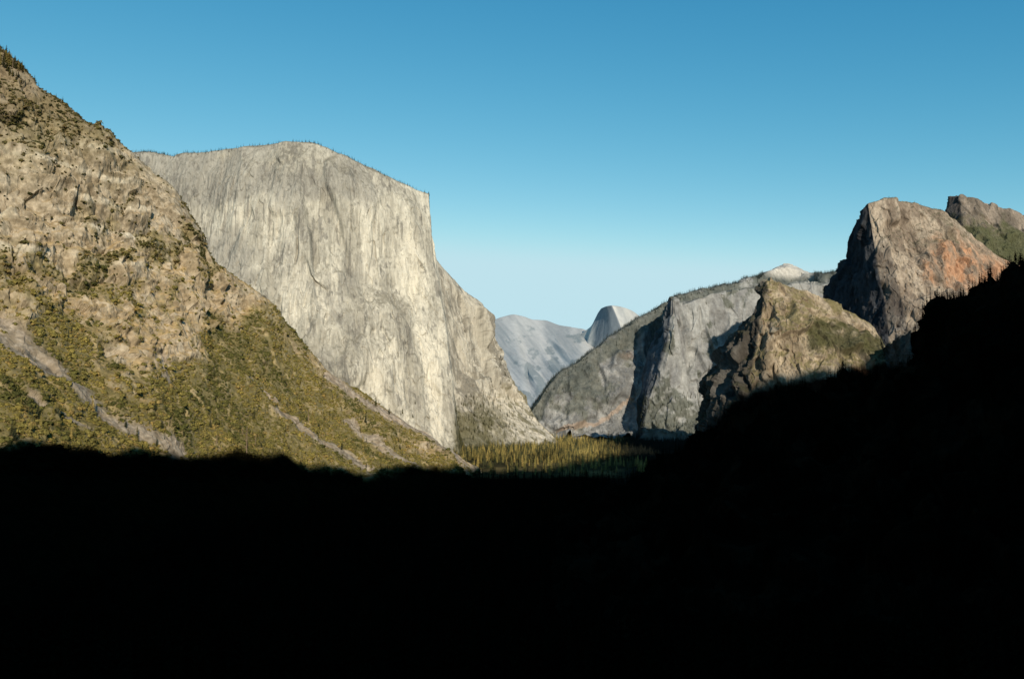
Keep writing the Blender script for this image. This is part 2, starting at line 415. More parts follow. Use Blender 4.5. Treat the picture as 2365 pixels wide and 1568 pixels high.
# ------------------------------------------------------------ SPIRED BUTTRESSES
cols = simple([
 [(1565,715,5560),(1545,790,5500),(1520,860,5450),(1500,960,5400),(1500,1020,5200)],
 [(1546,706,5260),(1522,768,5240),(1490,815,5220),(1478,880,5190),(1476,950,5140),(1476,1010,5000)],
 [(1550,690,4940),(1547,740,4920),(1542,800,4890),(1520,860,4870),(1498,920,4840),(1488,965,4800),(1482,1025,4600)],
 [(1558,690,4940),(1568,780,4890),(1562,880,4840),(1548,965,4780),(1542,1025,4500)],
 [(1574,706,4985),(1588,780,4925),(1588,880,4860),(1580,965,4785),(1580,1025,4500)],
 [(1590,700,5020),(1596,780,4960),(1600,880,4890),(1595,965,4805),(1595,1025,4550)],
 [(1606,692,5010),(1612,780,4955),(1615,880,4885),(1612,965,4810),(1612,1025,4550)],
 [(1640,678,5050),(1645,780,4995),(1645,880,4925),(1642,965,4840),(1642,1025,4600)],
 [(1665,674,5100),(1675,780,5040),(1672,880,4965),(1665,965,4870),(1665,1025,4650)],
 [(1690,672,5140),(1700,780,5075),(1700,880,4990),(1695,965,4890),(1695,1025,4700)],
 [(1712,667,5140),(1722,780,5070),(1735,880,4990),(1730,965,4890),(1730,1025,4700)],
 [(1760,662,5200),(1770,780,5120),(1780,880,5040),(1780,965,4940),(1780,1025,4750)],
 [(1850,655,5350),(1850,780,5250),(1850,880,5150),(1850,965,5050),(1850,1025,4850)],
 [(1940,660,5450),(1940,780,5350),(1940,880,5250),(1940,965,5150),(1940,1025,4950)]], (0,10,500))
def but_disp(X, Y, p, n):
    b = ridged(p, 260, 6, .55, stretch=(1,1,.2), seed=7.)
    c = fbm(p, 110, 6, .6, stretch=(1,1,.45), seed=1.)
    fa = facets(p, 200, (1,1,.3), 1.) * 44 + facets(p, 70, (1,1,.3), 5.) * 26
    return b * 20 + c * 22 + fa - 14
def but_col(X, Y, p, n, n0):
    s = fbm(p, 90, 6, .6, stretch=(1,1,.3), seed=3.)
    f = fbm(p, 150, 5, .6, seed=13.)
    c = mix((.20,.197,.19), (.31,.305,.285), ss(-.25,.25,s))  # rock greyed slightly to suggest haze
    wood = np.maximum(ss(.05,.2, f + ss(890,960,Y)*.4 + ss(700,660,Y)*.15*ss(1640,1700,X) - .05), ss(.5,.8,n[...,2])*.7)
    return flank_shade(mix(c, (.085,.09,.07), wood*.8), n0, .75)
but = sheet("granite_buttress", cols, 440, 340, but_disp, but_col, M_mid, blur=(2,2), rimw=.5)
tag(but["o"], "grey granite buttresses with vertical spires above dark forest", "cliff", "structure")

# ------------------------------------------------------------ LOWER ROCK
cols = simple([
 [(1760,830,3700),(1740,860,3680),(1720,900,3650),(1700,960,3600),(1690,1110,3400)],
 [(1712,768,3420),(1682,800,3400),(1650,835,3380),(1622,875,3350),(1606,925,3330),(1600,970,3300),(1596,1090,3150)],
 [(1754,705,3150),(1744,755,3120),(1710,792,3080),(1694,840,3050),(1670,900,3020),(1654,960,3000),(1644,1010,2980),(1636,1110,2800)],
 [(1761,662,3090),(1758,720,3040),(1748,790,3000),(1732,860,2960),(1714,940,2920),(1702,1010,2880),(1694,1120,2700)],
 [(1772,652,3080),(1785,720,3030),(1785,790,2980),(1775,860,2930),(1765,940,2880),(1760,1010,2820),(1760,1130,2650)],
 [(1810,659,3100),(1825,730,3020),(1830,800,2960),(1830,870,2900),(1825,950,2830),(1820,1020,2760),(1820,1140,2600)],
 [(1860,670,3130),(1875,740,3030),(1880,810,2950),(1885,880,2880),(1880,950,2800),(1880,1020,2720),(1880,1150,2550)],
 [(1905,686,3170),(1920,750,3050),(1930,820,2950),(1935,880,2870),(1935,950,2780),(1935,1020,2680),(1935,1150,2500)],
 [(1955,714,3200),(1965,770,3060),(1975,830,2960),(1980,890,2860),(1985,950,2760),(1985,1020,2640),(1985,1160,2450)],
 [(2005,744,3200),(2010,790,3080),(2015,850,2940),(2020,900,2850),(2025,960,2740),(2025,1020,2620),(2025,1160,2420)],
 [(2032,778,3150),(2036,815,3060),(2040,860,2930),(2045,910,2830),(2050,960,2720),(2050,1020,2600),(2050,1160,2400)],
 [(2044,808,3050),(2050,845,2980),(2055,880,2880),(2062,920,2790),(2068,960,2700),(2070,1020,2580),(2070,1160,2380)],
 [(2064,786,2850),(2076,825,2830),(2085,870,2790),(2090,920,2740),(2095,960,2680),(2095,1020,2560),(2095,1160,2360)],
 [(2100,760,2780),(2108,815,2760),(2115,860,2730),(2120,920,2680),(2125,960,2640),(2125,1020,2520),(2125,1160,2340)],
 [(2145,754,2760),(2150,815,2740),(2155,860,2700),(2160,920,2650),(2165,960,2600),(2165,1020,2500),(2165,1160,2320)],
 [(2240,770,2800),(2240,820,2760),(2240,860,2700),(2240,920,2650),(2240,960,2600),(2240,1020,2500),(2240,1160,2300)],
 [(2500,700,2900),(2500,820,2760),(2500,860,2700),(2500,920,2650),(2500,960,2600),(2500,1020,2500),(2500,1160,2300)]], (0,150,450))
def lc_disp(X, Y, p, n):
    b = ridged(p, 170, 6, .55, stretch=(1,1,.35), seed=17.)
    c = fbm(p, 80, 6, .58, stretch=(1,1,.6), seed=11.)
    west = ss(1860, 1760, X)
    fa = facets(p, 110, (1,1,.4), 1.) * 44 + facets(p, 42, (1,1,.4), 5.) * 20 + facets(p, 18, (1,1,.5), 5.) * 8
    return b * 18 + c * 14 + fa * (.75 + .5 * west) - 8
def lc_col(X, Y, p, n, n0):
    s = fbm(p, 60, 6, .6, stretch=(1,1,.35), seed=3.)
    f = fbm(p, 120, 5, .6, seed=13.)
    g = fbm(p, 30, 4, .6, seed=19.)
    c = mix((.22,.17,.115), (.39,.315,.225), ss(-.25,.28,s))
    c = mix(c, (.08,.065,.045), ss(.08,.3,-g)*.6)
    c = mix(c, (.15,.125,.055), ss(-.05,.18, f + .4*g + ss(760,680,Y)*.15 + ss(1780,1900,X)*.06)*.8*ss(.15,.45,n[...,2]))
    wood = ss(50,20,dline(X,Y+f*60,[(1890,775),(1960,795),(2020,800)])+s*30)
    c = mix(c, (.055,.055,.024), wood*.85)
    return flank_shade(mix(c, (.018,.010,.006), painted_shade(X, Y, f)), n0, .85)
M_cath = mat("warm_brown_granite", nscale=.09, lo=.68, hi=1.32, bump=.9, bdist=4, stretch=(1,1,.5))
lc = sheet("granite_peak", cols, 600, 440, lc_disp, lc_col, M_cath, blur=(2,3), rimw=.5)
tag(lc["o"], "rounded brown granite peak with craggy sunlit flank", "mountain", "structure")

# ------------------------------------------------------------ UPPER ROCK
cols = simple([
 [(2020,580,4400),(2000,620,4400),(1980,680,4350),(1970,760,4300),(1960,860,4100)],
 [(1982,515,4020),(1956,568,4000),(1940,615,3980),(1910,655,3950),(1898,685,3930),(1900,760,3880),(1910,860,3700)],
 [(1990,486,3680),(1994,540,3660),(1998,590,3630),(2002,640,3600),(2010,700,3560),(2016,760,3500),(2018,860,3350)],
 [(2004,470,3650),(2014,540,3620),(2022,590,3590),(2030,640,3550),(2042,700,3500),(2050,760,3440),(2058,860,3300)],
 [(2040,459,3650),(2052,540,3600),(2060,590,3560),(2070,640,3520),(2085,700,3460),(2095,760,3400),(2100,860,3260)],
 [(2080,461,3680),(2094,540,3620),(2104,590,3570),(2114,640,3510),(2128,700,3440),(2137,760,3370),(2140,860,3230)],
 [(2120,468,3720),(2136,540,3640),(2148,590,3570),(2158,640,3500),(2167,700,3420),(2176,760,3350),(2180,860,3200)],
 [(2165,486,3770),(2183,550,3660),(2196,600,3580),(2202,650,3500),(2210,700,3420),(2215,760,3340),(2220,860,3180)],
 [(2205,505,3820),(2218,560,3700),(2230,610,3600),(2240,650,3530),(2245,700,3440),(2250,760,3340),(2250,860,3160)],
 [(2248,545,3850),(2260,590,3740),(2270,630,3640),(2280,670,3560),(2285,710,3460),(2290,760,3350),(2290,860,3150)],
 [(2300,590,3870),(2305,620,3790),(2310,650,3700),(2315,680,3610),(2320,720,3500),(2320,770,3380),(2320,860,3150)],
 [(2352,614,3880),(2355,640,3810),(2360,670,3720),(2360,700,3630),(2360,740,3510),(2360,780,3390),(2360,860,3150)],
 [(2450,660,3900),(2450,680,3830),(2450,700,3750),(2450,730,3650),(2450,760,3550),(2450,800,3400),(2450,870,3200)]], (0,150,500))
def uc_disp(X, Y, p, n):
    b = ridged(p, 210, 6, .52, stretch=(1,1,.35), seed=27.)
    c = fbm(p, 90, 6, .58, stretch=(1,1,.55), seed=31.)
    fa = facets(p, 150, (1,1,.4), 1.) * 36 + facets(p, 58, (1,1,.4), 5.) * 18 + facets(p, 22, (1,1,.5), 5.) * 7
    return b * 13 + c * 14 + fa - 8
def uc_col(X, Y, p, n, n0):
    s = fbm(p, 70, 6, .6, stretch=(1,1,.3), seed=3.)
    f = fbm(p, 100, 5, .6, seed=13.)
    g = fbm(p, 30, 4, .6, stretch=(1,1,.4), seed=19.)
    c = mix((.19,.148,.112), (.36,.295,.225), ss(-.25,.28,s))
    c = mix(c, (.08,.063,.048), ss(.06,.28,-g)*.55)
    red = ss(75,12,dline(X,Y,[(2190,600),(2260,632),(2335,655)]) + f*60)*ss(-.22,.15,s)
    c = mix(c, (.42,.20,.10), red*.75)
    top = ss(.4,.75,n[...,2])*ss(620,520,Y)
    c = mix(c, (.11,.098,.058), top*.7)
    sh = ss(.0,.2,f+.3*g) * ss(2170,2230,X) * ss(610,540,Y)
    c = mix(c, (.09,.085,.045), sh*.7)
    return flank_shade(mix(c, (.018,.011,.007), painted_shade(X, Y, f)), n0, 1.)
uc = sheet("granite_peak", cols, 520, 400, uc_disp, uc_col, M_cath, blur=(2,3), rimw=.4)
tag(uc["o"], "tall blunt granite peak with shaded north wall and rusty patches", "mountain", "structure")

# PEAK BEHIND
cols = simple([
 [(2200,490,5000),(2200,560,5000),(2200,720,4900)],
 [(2192,470,4800),(2191,540,4750),(2191,720,4600)],
 [(2191,455,4450),(2192,500,4430),(2195,560,4350),(2195,720,4100)],
 [(2215,453,4400),(2220,500,4350),(2225,560,4250),(2225,720,4000)],
 [(2250,459,4400),(2255,510,4330),(2260,570,4200),(2260,720,3980)],
 [(2300,476,4420),(2300,520,4350),(2300,580,4200),(2300,720,3980)],
 [(2340,492,4430),(2340,530,4350),(2340,590,4200),(2340,720,3980)],
 [(2370,500,4430),(2370,540,4350),(2370,600,4200),(2370,720,3980)],
 [(2500,560,4430),(2500,590,4350),(2500,640,4200),(2500,740,3980)]], (0,100,500))
def pb_col(X, Y, p, n, n0):
    s = fbm(p, 70, 6, .6, stretch=(1,1,.4), seed=3.)
    f = fbm(p, 90, 5, .6, seed=13.)
    c = mix((.12,.10,.08), (.27,.22,.175), ss(-.25,.28,s))
    return flank_shade(mix(c, (.07,.075,.035), ss(495,525,Y - (X-2200)*.1 + f*60)*.85), n0, .8)
pb = sheet("rocky_summit", cols, 240, 240, rock_disp(42, 160, .5, .5, 7, .7), pb_col, M_cath, blur=(2,3), rimw=.5)
tag(pb["o"], "craggy rock summit above a wooded shoulder", "mountain", "structure")

# ------------------------------------------------------------ NEAR SHADED SLOPE
Rr = [(1300,1180,1420),(1380,1145,1400),(1450,1118,1390),(1520,1085,1375),(1580,1055,1360),(1640,1018,1340),(1700,985,1320),(1760,955,1300),(1840,920,1280),(1920,905,1240),(1980,880,1200),(2050,872,1160),(2105,858,1130),(2140,825,1115),(2156,745,1105),(2172,700,1090),
      (2210,704,1080),(2235,694,1060),(2260,672,1045),(2300,660,1030),(2325,636,1015),(2365,622,1000),(2450,575,960),(2600,490,900),(2800,400,850)]  # left part of the crest added to stand in for cast shadow
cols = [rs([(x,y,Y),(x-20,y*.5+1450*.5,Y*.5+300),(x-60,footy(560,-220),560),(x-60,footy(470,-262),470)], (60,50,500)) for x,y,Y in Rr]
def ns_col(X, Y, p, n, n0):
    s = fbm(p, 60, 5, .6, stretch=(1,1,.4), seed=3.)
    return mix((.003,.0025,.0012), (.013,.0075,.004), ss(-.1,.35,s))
M_dark = mat("wooded_slope_soil", nscale=.07, lo=.6, hi=1.4, bump=.6, bdist=2)
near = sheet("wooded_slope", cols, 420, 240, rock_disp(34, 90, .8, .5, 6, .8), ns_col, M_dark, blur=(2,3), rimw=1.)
tag(near["o"], "steep wooded slope in deep shade, left spur added for shadow", "hill", "structure")

# ------------------------------------------------------------ GROUND
g1 = np.concatenate([-np.geomspace(40000, 500, 60), np.linspace(-480, 480, 49), np.geomspace(500, 40000, 110)])
gy = np.concatenate([-np.geomspace(30000, 400, 30), np.linspace(-380, 900, 90), np.geomspace(915, 40000, 190)])
GX, GY = np.meshgrid(g1, gy)
def gh(X, Y):
    slope = -11 - 8 * ss(0, 12, Y) - np.maximum(Y - 12, 0) * .30
    z = np.maximum(slope, FLOOR)
    z = np.where(Y < 0, -11 + 0 * Y, z)
    q = np.stack([X, Y, 0 * X], -1)
    return z + fbm(q, 260, 4, .5) * 9 * ss(20, 300, np.hypot(X, Y))
GZ = gh(GX, GY)
gp = np.stack([GX, GY, GZ], -1)
fn = fbm(gp, 220, 5, .6, seed=2.)
gc = mix((.045,.038,.018), (.15,.11,.045), ss(-.05,.3,fn))
gc = mix(gc, (.003,.0025,.0012), ss(2500, 2350, GY))  # floor painted near-black where the ridge's shadow falls
gc = mix(gc, (.015,.016,.012), ss(.11,.16, GX / np.maximum(GY, 1)))  # painted darker at the right, where the peak's shadow falls
nv_, nu_ = GX.shape
idx = np.arange(nu_ * nv_).reshape(nv_, nu_)
gf = np.stack([idx[:-1,:-1], idx[:-1,1:], idx[1:,1:], idx[1:,:-1]], -1).reshape(-1, 4)
M_ground = mat("valley_meadow_and_soil", nscale=.05, lo=.6, hi=1.4, bump=.5, bdist=1)
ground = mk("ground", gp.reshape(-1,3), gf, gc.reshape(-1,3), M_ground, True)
tag(ground, "valley floor of dry meadow and forest soil", "ground", "structure")

# ------------------------------------------------------------ SUN
SA, SE = math.radians(17), math.radians(20.5)
sdir = Vector((math.sin(SA)*math.cos(SE), -math.cos(SA)*math.cos(SE), math.sin(SE)))

bpy.context.view_layer.update()
dg = bpy.context.evaluated_depsgraph_get()
def cast(x, y):
    d = Vector(P(x, y, 1000.)).normalized(); o0 = Vector((0, 0, 0))
    for _ in range(6):
        ok, loc, nor, i, ob, mtx = scene.ray_cast(dg, o0, d)
        if not ok: return None
        if not ob.name.startswith("wooded_slope"): return loc
        o0 = loc + d
    return None

# ridge behind the viewpoint, whose shadow fills the valley mouth
edge = [(-300,1005),(-150,1024),(0,1032),(150,1038),(300,1041),(420,1048),(520,1062),(640,1054),(760,1076),(850,1092),(920,1072),(1000,1082),(1100,1078),
        (1150,1092),(1200,1086),(1260,1090),(1320,1074),(1400,1060),(1480,1042),(1640,970),(1670,938),(1700,924),(1730,892),(1760,884),(1800,862),(1850,862),(1900,846),(1930,856),(1960,838),
        (1990,822),(2030,834),(2060,834),(2100,824),(2140,782),(2170,720),(2250,690),(2365,630)]
cr = []
for x, y in edge:
    loc = cast(x, y)
    if loc is None: continue
    t = (-400 - .25*loc.x - loc.y) / (sdir.y + .25*sdir.x)
    q = loc + sdir * t
    cr.append((q.x, q.z))
cr.sort()
cx = np.array([c[0] for c in cr]); cz = np.array([c[1] for c in cr])
ux = np.linspace(cx[0] - 1500, cx[-1] + 1500, 600)
uz = np.interp(ux, cx, cz) + 7 * np.array([math.sin(u * .045) + math.sin(u * .11 + 2) * .7 for u in ux])
cY = -400 - .25 * ux
rows = []
for k, (dy, fz) in enumerate([(-2200, .1), (-1200, .55), (-500, .85), (-150, .96), (0, 1)]):
    rows.append(np.stack([ux, cY + dy, uz * fz], -1))
footY = np.minimum(cY + (uz + 30) * 1.15, -45 + 0 * cY)
footY = np.maximum(footY, cY + 60)
for t in np.linspace(.1, 1, 12):
    rows.append(np.stack([ux, cY + (footY - cY) * t, uz * (1 - t) + (-30) * t], -1))
rp = np.array(rows)
dn = fbm(rp, 140, 5, .5)
wgt = np.array([1,1,1,.6,.06] + [min(1, .2+.1*i) for i in range(12)])[:, None]
rp[..., 2] += dn * 30 * wgt * (rp[..., 1] < -60)
idx = np.arange(rp.shape[0]*rp.shape[1]).reshape(rp.shape[:2])
rf = np.stack([idx[:-1,:-1], idx[1:,:-1], idx[1:,1:], idx[:-1,1:]], -1).reshape(-1, 4)
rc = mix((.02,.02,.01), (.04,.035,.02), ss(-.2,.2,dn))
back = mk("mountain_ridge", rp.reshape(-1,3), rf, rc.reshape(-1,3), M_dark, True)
tag(back, "wooded mountain ridge that shades the valley mouth", "ridge", "structure")

# ------------------------------------------------------------ VEGETATION
def conifer(levels, br, seed, wid=.15, base=.12, rag=.35):
    r = np.random.default_rng(seed); v = []; f = []
    for i in range(levels):
        t = i / (levels - 1)
        z = base + (1 - base - .01) * t
        L0 = wid * ((1 - t) ** .75) * (1 - .35 * max(0, .25 - t) * 4 * .6) + .008
        a0 = r.uniform(0, 6.28)
        for j in range(br):
            if r.random() < .1: continue
            a = a0 + j * 6.283 / br + r.uniform(-.3, .3)
            L = L0 * r.uniform(1 - rag * 1.2, 1 + rag)
            w = .55 * 6.283 / br
            zz = z + r.uniform(-.012, .012)
            dr = L * r.uniform(.25, .55)
            k = len(v)
            v += [(0, 0, zz + .02), (.62*L*math.cos(a-w), .62*L*math.sin(a-w), zz - dr*.7),
                  (L*math.cos(a), L*math.sin(a), zz - dr), (.62*L*math.cos(a+w), .62*L*math.sin(a+w), zz - dr*.7)]
            f += [(k, k+1, k+2), (k, k+2, k+3)]
    k = len(v)
    v += [(.015,0,.93),(-.008,.012,.93),(-.008,-.012,.93),(0,0,1.0)]
    f += [(k,k+1,k+3),(k+1,k+2,k+3),(k+2,k,k+3)]
    return np.array(v, float), np.array(f, int)
def trunkm(r0=.016, h=.92, n=6, lean=0.01):
    v = []; f = []
    hs = [0, .3, .6, h]
    for i, z in enumerate(hs):
        rr = r0 * (1 - .85 * z / h)
        for j in range(n):
            a = j * 6.283 / n
            v.append((rr*math.cos(a) + lean*math.sin(z*5), rr*math.sin(a), z))
    for i in range(len(hs)-1):
        for j in range(n):
            a = i*n + j; b = i*n + (j+1) % n
            f += [(a, b, b+n), (a, b+n, a+n)]
    return np.array(v, float), np.array(f, int)
def snag_branches(seed, n=60):
    """bare limbs joined through a thin core so they stay one piece"""
    r = np.random.default_rng(seed); v = [(0,0,.15)]; f = []
    zs = np.sort(r.uniform(.2, .97, n))
    core = []
    for z in zs:
        core.append(len(v)); v.append((.003, 0, z)); v.append((-.003, .002, z))
    for a, b in zip(core[:-1], core[1:]):
        f += [(a, a+1, b), (a+1, b+1, b)]
    for i, z in enumerate(zs):
        a = r.uniform(0, 6.28); L = .13 * (1 - z) ** .6 * r.uniform(.4, 1.2) + .01
        k = len(v)
        v += [(L*math.cos(a), L*math.sin(a), z + L * r.uniform(-.4, .3)), (-.007*math.sin(a), .007*math.cos(a), z - .014)]
        f += [(core[i], core[i]+1, k), (core[i]+1, k+1, k)]
    f.append((0, core[0], core[0]+1))
    return np.array(v, float), np.array(f, int)

def scatter(name, protos, pos, sc, colr, m, vjit=.0):
    """one mesh out of many little plants (an uncountable mass)"""
    N = len(pos); which = rng.integers(0, len(protos), N)
    VV = []; FF = []; CC = []; off = 0
    for k, (v, f) in enumerate(protos):
        s = np.where(which == k)[0]
        if not len(s): continue
        a = rng.uniform(0, 6.283, len(s)); ca, sa = np.cos(a), np.sin(a)
        S = sc[s][:, None]
        wx = rng.uniform(.8, 1.2, len(s))[:, None]
        x = (v[None,:,0]*ca[:,None] - v[None,:,1]*sa[:,None]) * S * wx
        y = (v[None,:,0]*sa[:,None] + v[None,:,1]*ca[:,None]) * S * wx
        z = v[None,:,2] * S
        q = np.stack([x, y, z], -1) + pos[s][:, None, :]
        if vjit: q = q + rng.normal(0, 1, q.shape) * vjit * S[..., None]
        VV.append(q.reshape(-1, 3))
        FF.append((f[None] + (np.arange(len(s)) * len(v))[:, None, None] + off).reshape(-1, 3))
        c = colr[s][:, None, :] * (rng.uniform(.7, 1.3, (len(s), len(v), 1)))
        CC.append(c.reshape(-1, 3)); off += len(s) * len(v)
    return mk(name, np.vstack(VV), np.vstack(FF), np.vstack(CC), m)

M_leaf = mat("conifer_needles", nscale=.6, lo=.6, hi=1.4, bump=0)
M_brush = mat("olive_brush_leaves", nscale=.5, lo=.6, hi=1.4, bump=0)
M_bark = mat("tree_bark", col=(.12,.085,.06), attr=False, nscale=2, bump=0)
M_snag = mat("bleached_dead_wood", col=(.24,.17,.12), attr=False, nscale=2, bump=0)

def blob(sub, seed):
    r = np.random.default_rng(seed)
    import bmesh
    bm = bmesh.new(); bmesh.ops.create_icosphere(bm, subdivisions=sub, radius=1)
    v = np.array([x.co[:] for x in bm.verts]); f = np.array([[q.index for q in x.verts] for x in bm.faces]); bm.free()
    v = v * r.uniform(.62, 1.25, (len(v), 1)); v[:, 2] = v[:, 2] * .8 + .35
    return v, f
def tuft(seed, n=26):
    r = np.random.default_rng(seed); v = []; f = []
    for i in range(n):
        d = r.normal(0, 1, 3); d /= np.linalg.norm(d); d[2] = abs(d[2]) * .9
        c = d * r.uniform(.55, 1.0)
        t1 = np.cross(d, r.normal(0, 1, 3)); t1 /= np.linalg.norm(t1); t2 = np.cross(d, t1)
        s = r.uniform(.25, .5); k = len(v)
        for a in (0, 2.1, 4.2):
            v.append(c + s*(math.cos(a)*t1 + math.sin(a)*t2) + d*r.uniform(-.1, .1))
        f.append((k, k+1, k+2))
    return np.array(v), np.array(f)
big = []; small = []
for s in range(4):
    v, f = blob(2, s); v2, f2 = tuft(s+50, 26)
    big.append((np.vstack([v*.7, v2*1.15]), np.vstack([f, f2 + len(v)])))
    v, f = blob(1, s+9); v2, f2 = tuft(s+70, 14)
    small.append((np.vstack([v*.75, v2*1.15]), np.vstack([f, f2 + len(v)])))

def pick(sh, dens, n):
    p = sh["pos"]
    e1 = np.linalg.norm(np.gradient(p, axis=0), axis=-1) * np.linalg.norm(np.gradient(p, axis=1), axis=-1)
    w = (dens * e1).ravel(); w = w / w.sum()
    s = rng.choice(w.size, n, p=w)
    return p.reshape(-1, 3)[s], s

veg, sc_, nz_, nf_ = hill_masks(hill["X"], hill["Y"], hill["pos"])
vis = (hill["X"] > -120) & (hill["Y"] < 1110)
dens = (veg ** 1.8 + .03) * (1 - .99 * np.clip(sc_ * 1.2, 0, 1)) * vis
dens = dens * ss(-.30, .10, fbm(hill["pos"], 30, 3, .6, seed=40.) + .1)
q, s = pick(hill, dens, 52000)
q = q + rng.normal(0, 1.0, q.shape) * np.array([1, 1, .0])
q[:, 2] -= .8
sz = rng.lognormal(math.log(2.5), .46, len(q)).clip(1.0, 7.5)
base = mix((.21,.170,.048), (.115,.102,.034), rng.random(len(q)))
base = mix(base, (.26,.18,.065), (rng.random(len(q)) < .14).astype(float) * .7)
pn = fbm(q, 120, 4, .6, seed=71.)
base = mix(base, base * np.array([.52,.60,.62]), ss(.02, .22, pn))
base = mix(base, base * np.array([1.15,1.1,1.05]), ss(-.02, -.2, pn))
yy = hill["Y"].ravel()[s]; xx = hill["X"].ravel()[s]
base = mix(base, base * np.array([.5,.52,.66]), ss(720, 500, yy))
brush_shade = painted_shade(xx, yy, nz_.ravel()[s])
base = mix(base, (.004,.0035,.0015), brush_shade)  # brush colour blackened below the shadow edge
closeb = q[:, 1] < 1750
b1 = scatter("brush", big, q[closeb], sz[closeb], base[closeb], M_brush, vjit=.06)
tag(b1, "dense olive green brush covering the sunlit slope", "shrubs", "stuff")
b2 = scatter("brush", small, q[~closeb], sz[~closeb], base[~closeb], M_brush, vjit=.06)
tag(b2, "scattered dark green bushes among dry grass and rock", "shrubs", "stuff")

lite = [conifer(8, 6, s, wid=.16) for s in range(4)]
wide = [conifer(9, 7, s + 20, wid=.21) for s in range(4)]
def trees(sh, dens, n, hmin, hmax, col, name, label, zoff=-1., dark=False):
    q, s = pick(sh, dens, n)
    q = q.copy(); q[:, 2] += zoff
    h = rng.uniform(hmin, hmax, n)
    c = np.array(col)[None] * rng.uniform(.7, 1.3, (n, 1))
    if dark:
        c = mix(c, (.004,.0035,.0015), painted_shade(sh["X"].ravel()[s], sh["Y"].ravel()[s], np.zeros(n), 20))  # tree colours painted near-black below the shadow edge
    o = scatter(name, lite, q, h, c, M_leaf)
    tag(o, label, "trees", "stuff"); return o

X, Y = hill["X"], hill["Y"]
def rimy(xs, ref):
    r = np.array([c[:2] for c in ref]); return np.interp(xs, r[:, 0], r[:, 1])
trees(hill, ((Y < 1140) & (X > -100) & (Y > 0)) * (ss(330, 250, Y) * .5 + ss(880,1000,Y) * .5 * (1-sc_) + .015), 1500, 8, 20, (.06,.058,.026), "forest", "thin conifers dotted over the brushy hillside", dark=True)
X, Y = cap["X"], cap["Y"]
ct = rimy(X, [(240,356),(345,350),(400,359),(470,352),(520,345),(600,338),(660,329),(720,331),(760,343),(800,363),(850,387),(900,411),(950,431),(993,447)])
d1 = ((np.abs(Y - ct) < 7) & (X < 995)) * np.interp(X, [300, 480, 560, 640, 720, 1000], [1, .8, .3, .25, .6, .5])
f3 = fbm(cap["pos"], 60, 5, .6, seed=30.)
d2 = (Y > 920) * ss(1040,1062,X) * ss(1180,1080, X - (Y-905)*.55 + f3*200) * ss(-.2,.2,f3+.1) * .8 + ((Y > 850) & (X > 1120)) * .07
trees(cap, d1 * 1.0, 700, 9, 20, (.06,.06,.03), "forest", "fringe of conifers along the cliff top")
trees(cap, d2, 900, 14, 30, (.07,.066,.03), "forest", "conifers on the apron below the cliff")
X, Y = ridge["X"], ridge["Y"]
rt = rimy(X, R)
trees(ridge, (np.abs(Y - rt) < 30) * ((X < 1765) | (X > 1880)) * (1. + 4 * (np.abs(Y - rt) < 8)) + (Y > 900) * .4 + .05, 5500, 16, 30, (.06,.068,.052), "forest", "haze-tinted conifers along the ridge crest")
X, Y = but["X"], but["Y"]
trees(but, ss(880, 950, Y) * (Y < 1010) + .03 * (Y > 700), 1600, 18, 34, (.065,.07,.045), "forest", "dark conifers at the foot of the buttresses")
X, Y = lc["X"], lc["Y"]
trees(lc, (ss(60, 20, dline(X, Y, [(1890,770),(1960,790),(2020,800)])) + .12 * (Y < 720) + .3*((np.abs(Y-870)<50))*(X>1950) + .05) * (Y > 640), 1500, 6, 15, (.05,.05,.022), "forest", "conifers in the hollow beside the brown peak", dark=True)
X, Y = pb["X"], pb["Y"]
trees(pb, ss(495, 525, Y) * (Y < 640) + .06, 1000, 10, 20, (.06,.065,.03), "forest", "conifers on the wooded shoulder")
X, Y = uc["X"], uc["Y"]
trees(uc, ss(.35,.7,uc["n"][...,2]) * (Y < 620) + (Y>700)*.5, 1400, 6, 14, (.05,.05,.024), "forest", "sparse conifers on the blunt summit", dark=True)
X, Y = near["X"], near["Y"]
rt = rimy(X, Rr)
trees(near, ((X > 1300) & (X < 2600)) * (.25 + 2. * (np.abs(Y - rt) < 14)), 6000, 5, 20, (.004,.0035,.0015), "forest", "conifers on the shaded slope and its added left spur")
n = 16000
gyy = 120 + (2400 - 120) * rng.random(n) ** .8
gxx = rng.uniform(-.75, .75, n) * gyy
gq = np.stack([gxx, gyy, gh(gxx, gyy)], -1)
hh = np.minimum(rng.uniform(18, 36, n), 8 + gyy * .06)
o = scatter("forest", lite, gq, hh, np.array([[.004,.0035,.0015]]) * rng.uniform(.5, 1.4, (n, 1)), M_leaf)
tag(o, "dense conifer forest in deep shade", "trees", "stuff")
n = 13000
gyy = 3000 + (5200 - 3000) * rng.random(n)
gxx = rng.random(n) * (gyy * .27 + 450) - 300
gxx = np.minimum(gxx, .27 * gyy)
gq = np.stack([gxx, gyy, gh(gxx, gyy) - 1], -1)
clear = fbm(gq, 200, 4, .5, seed=60.) < .16
gq = gq[clear]
tone = rng.random(len(gq))
cl = mix((.22,.18,.058), (.40,.29,.09), rng.random(len(gq)))
cl = mix(cl, (.055,.058,.028), (tone < .5).astype(float))
cl = cl * (1 + 1.4 * fbm(gq, 150, 3, .6, seed=77.)[:, None])
cl = mix(cl, (.016,.018,.014), ss(.12,.16, gq[:,0]/gq[:,1] + .03*rng.random(len(gq))))  # right-hand trees darkened in colour to deepen the peak's shadow
o = scatter("forest", wide, gq, rng.lognormal(math.log(24), .3, len(gq)).clip(10, 46), cl, M_leaf)
tag(o, "golden green conifer forest on the valley floor", "trees", "stuff")

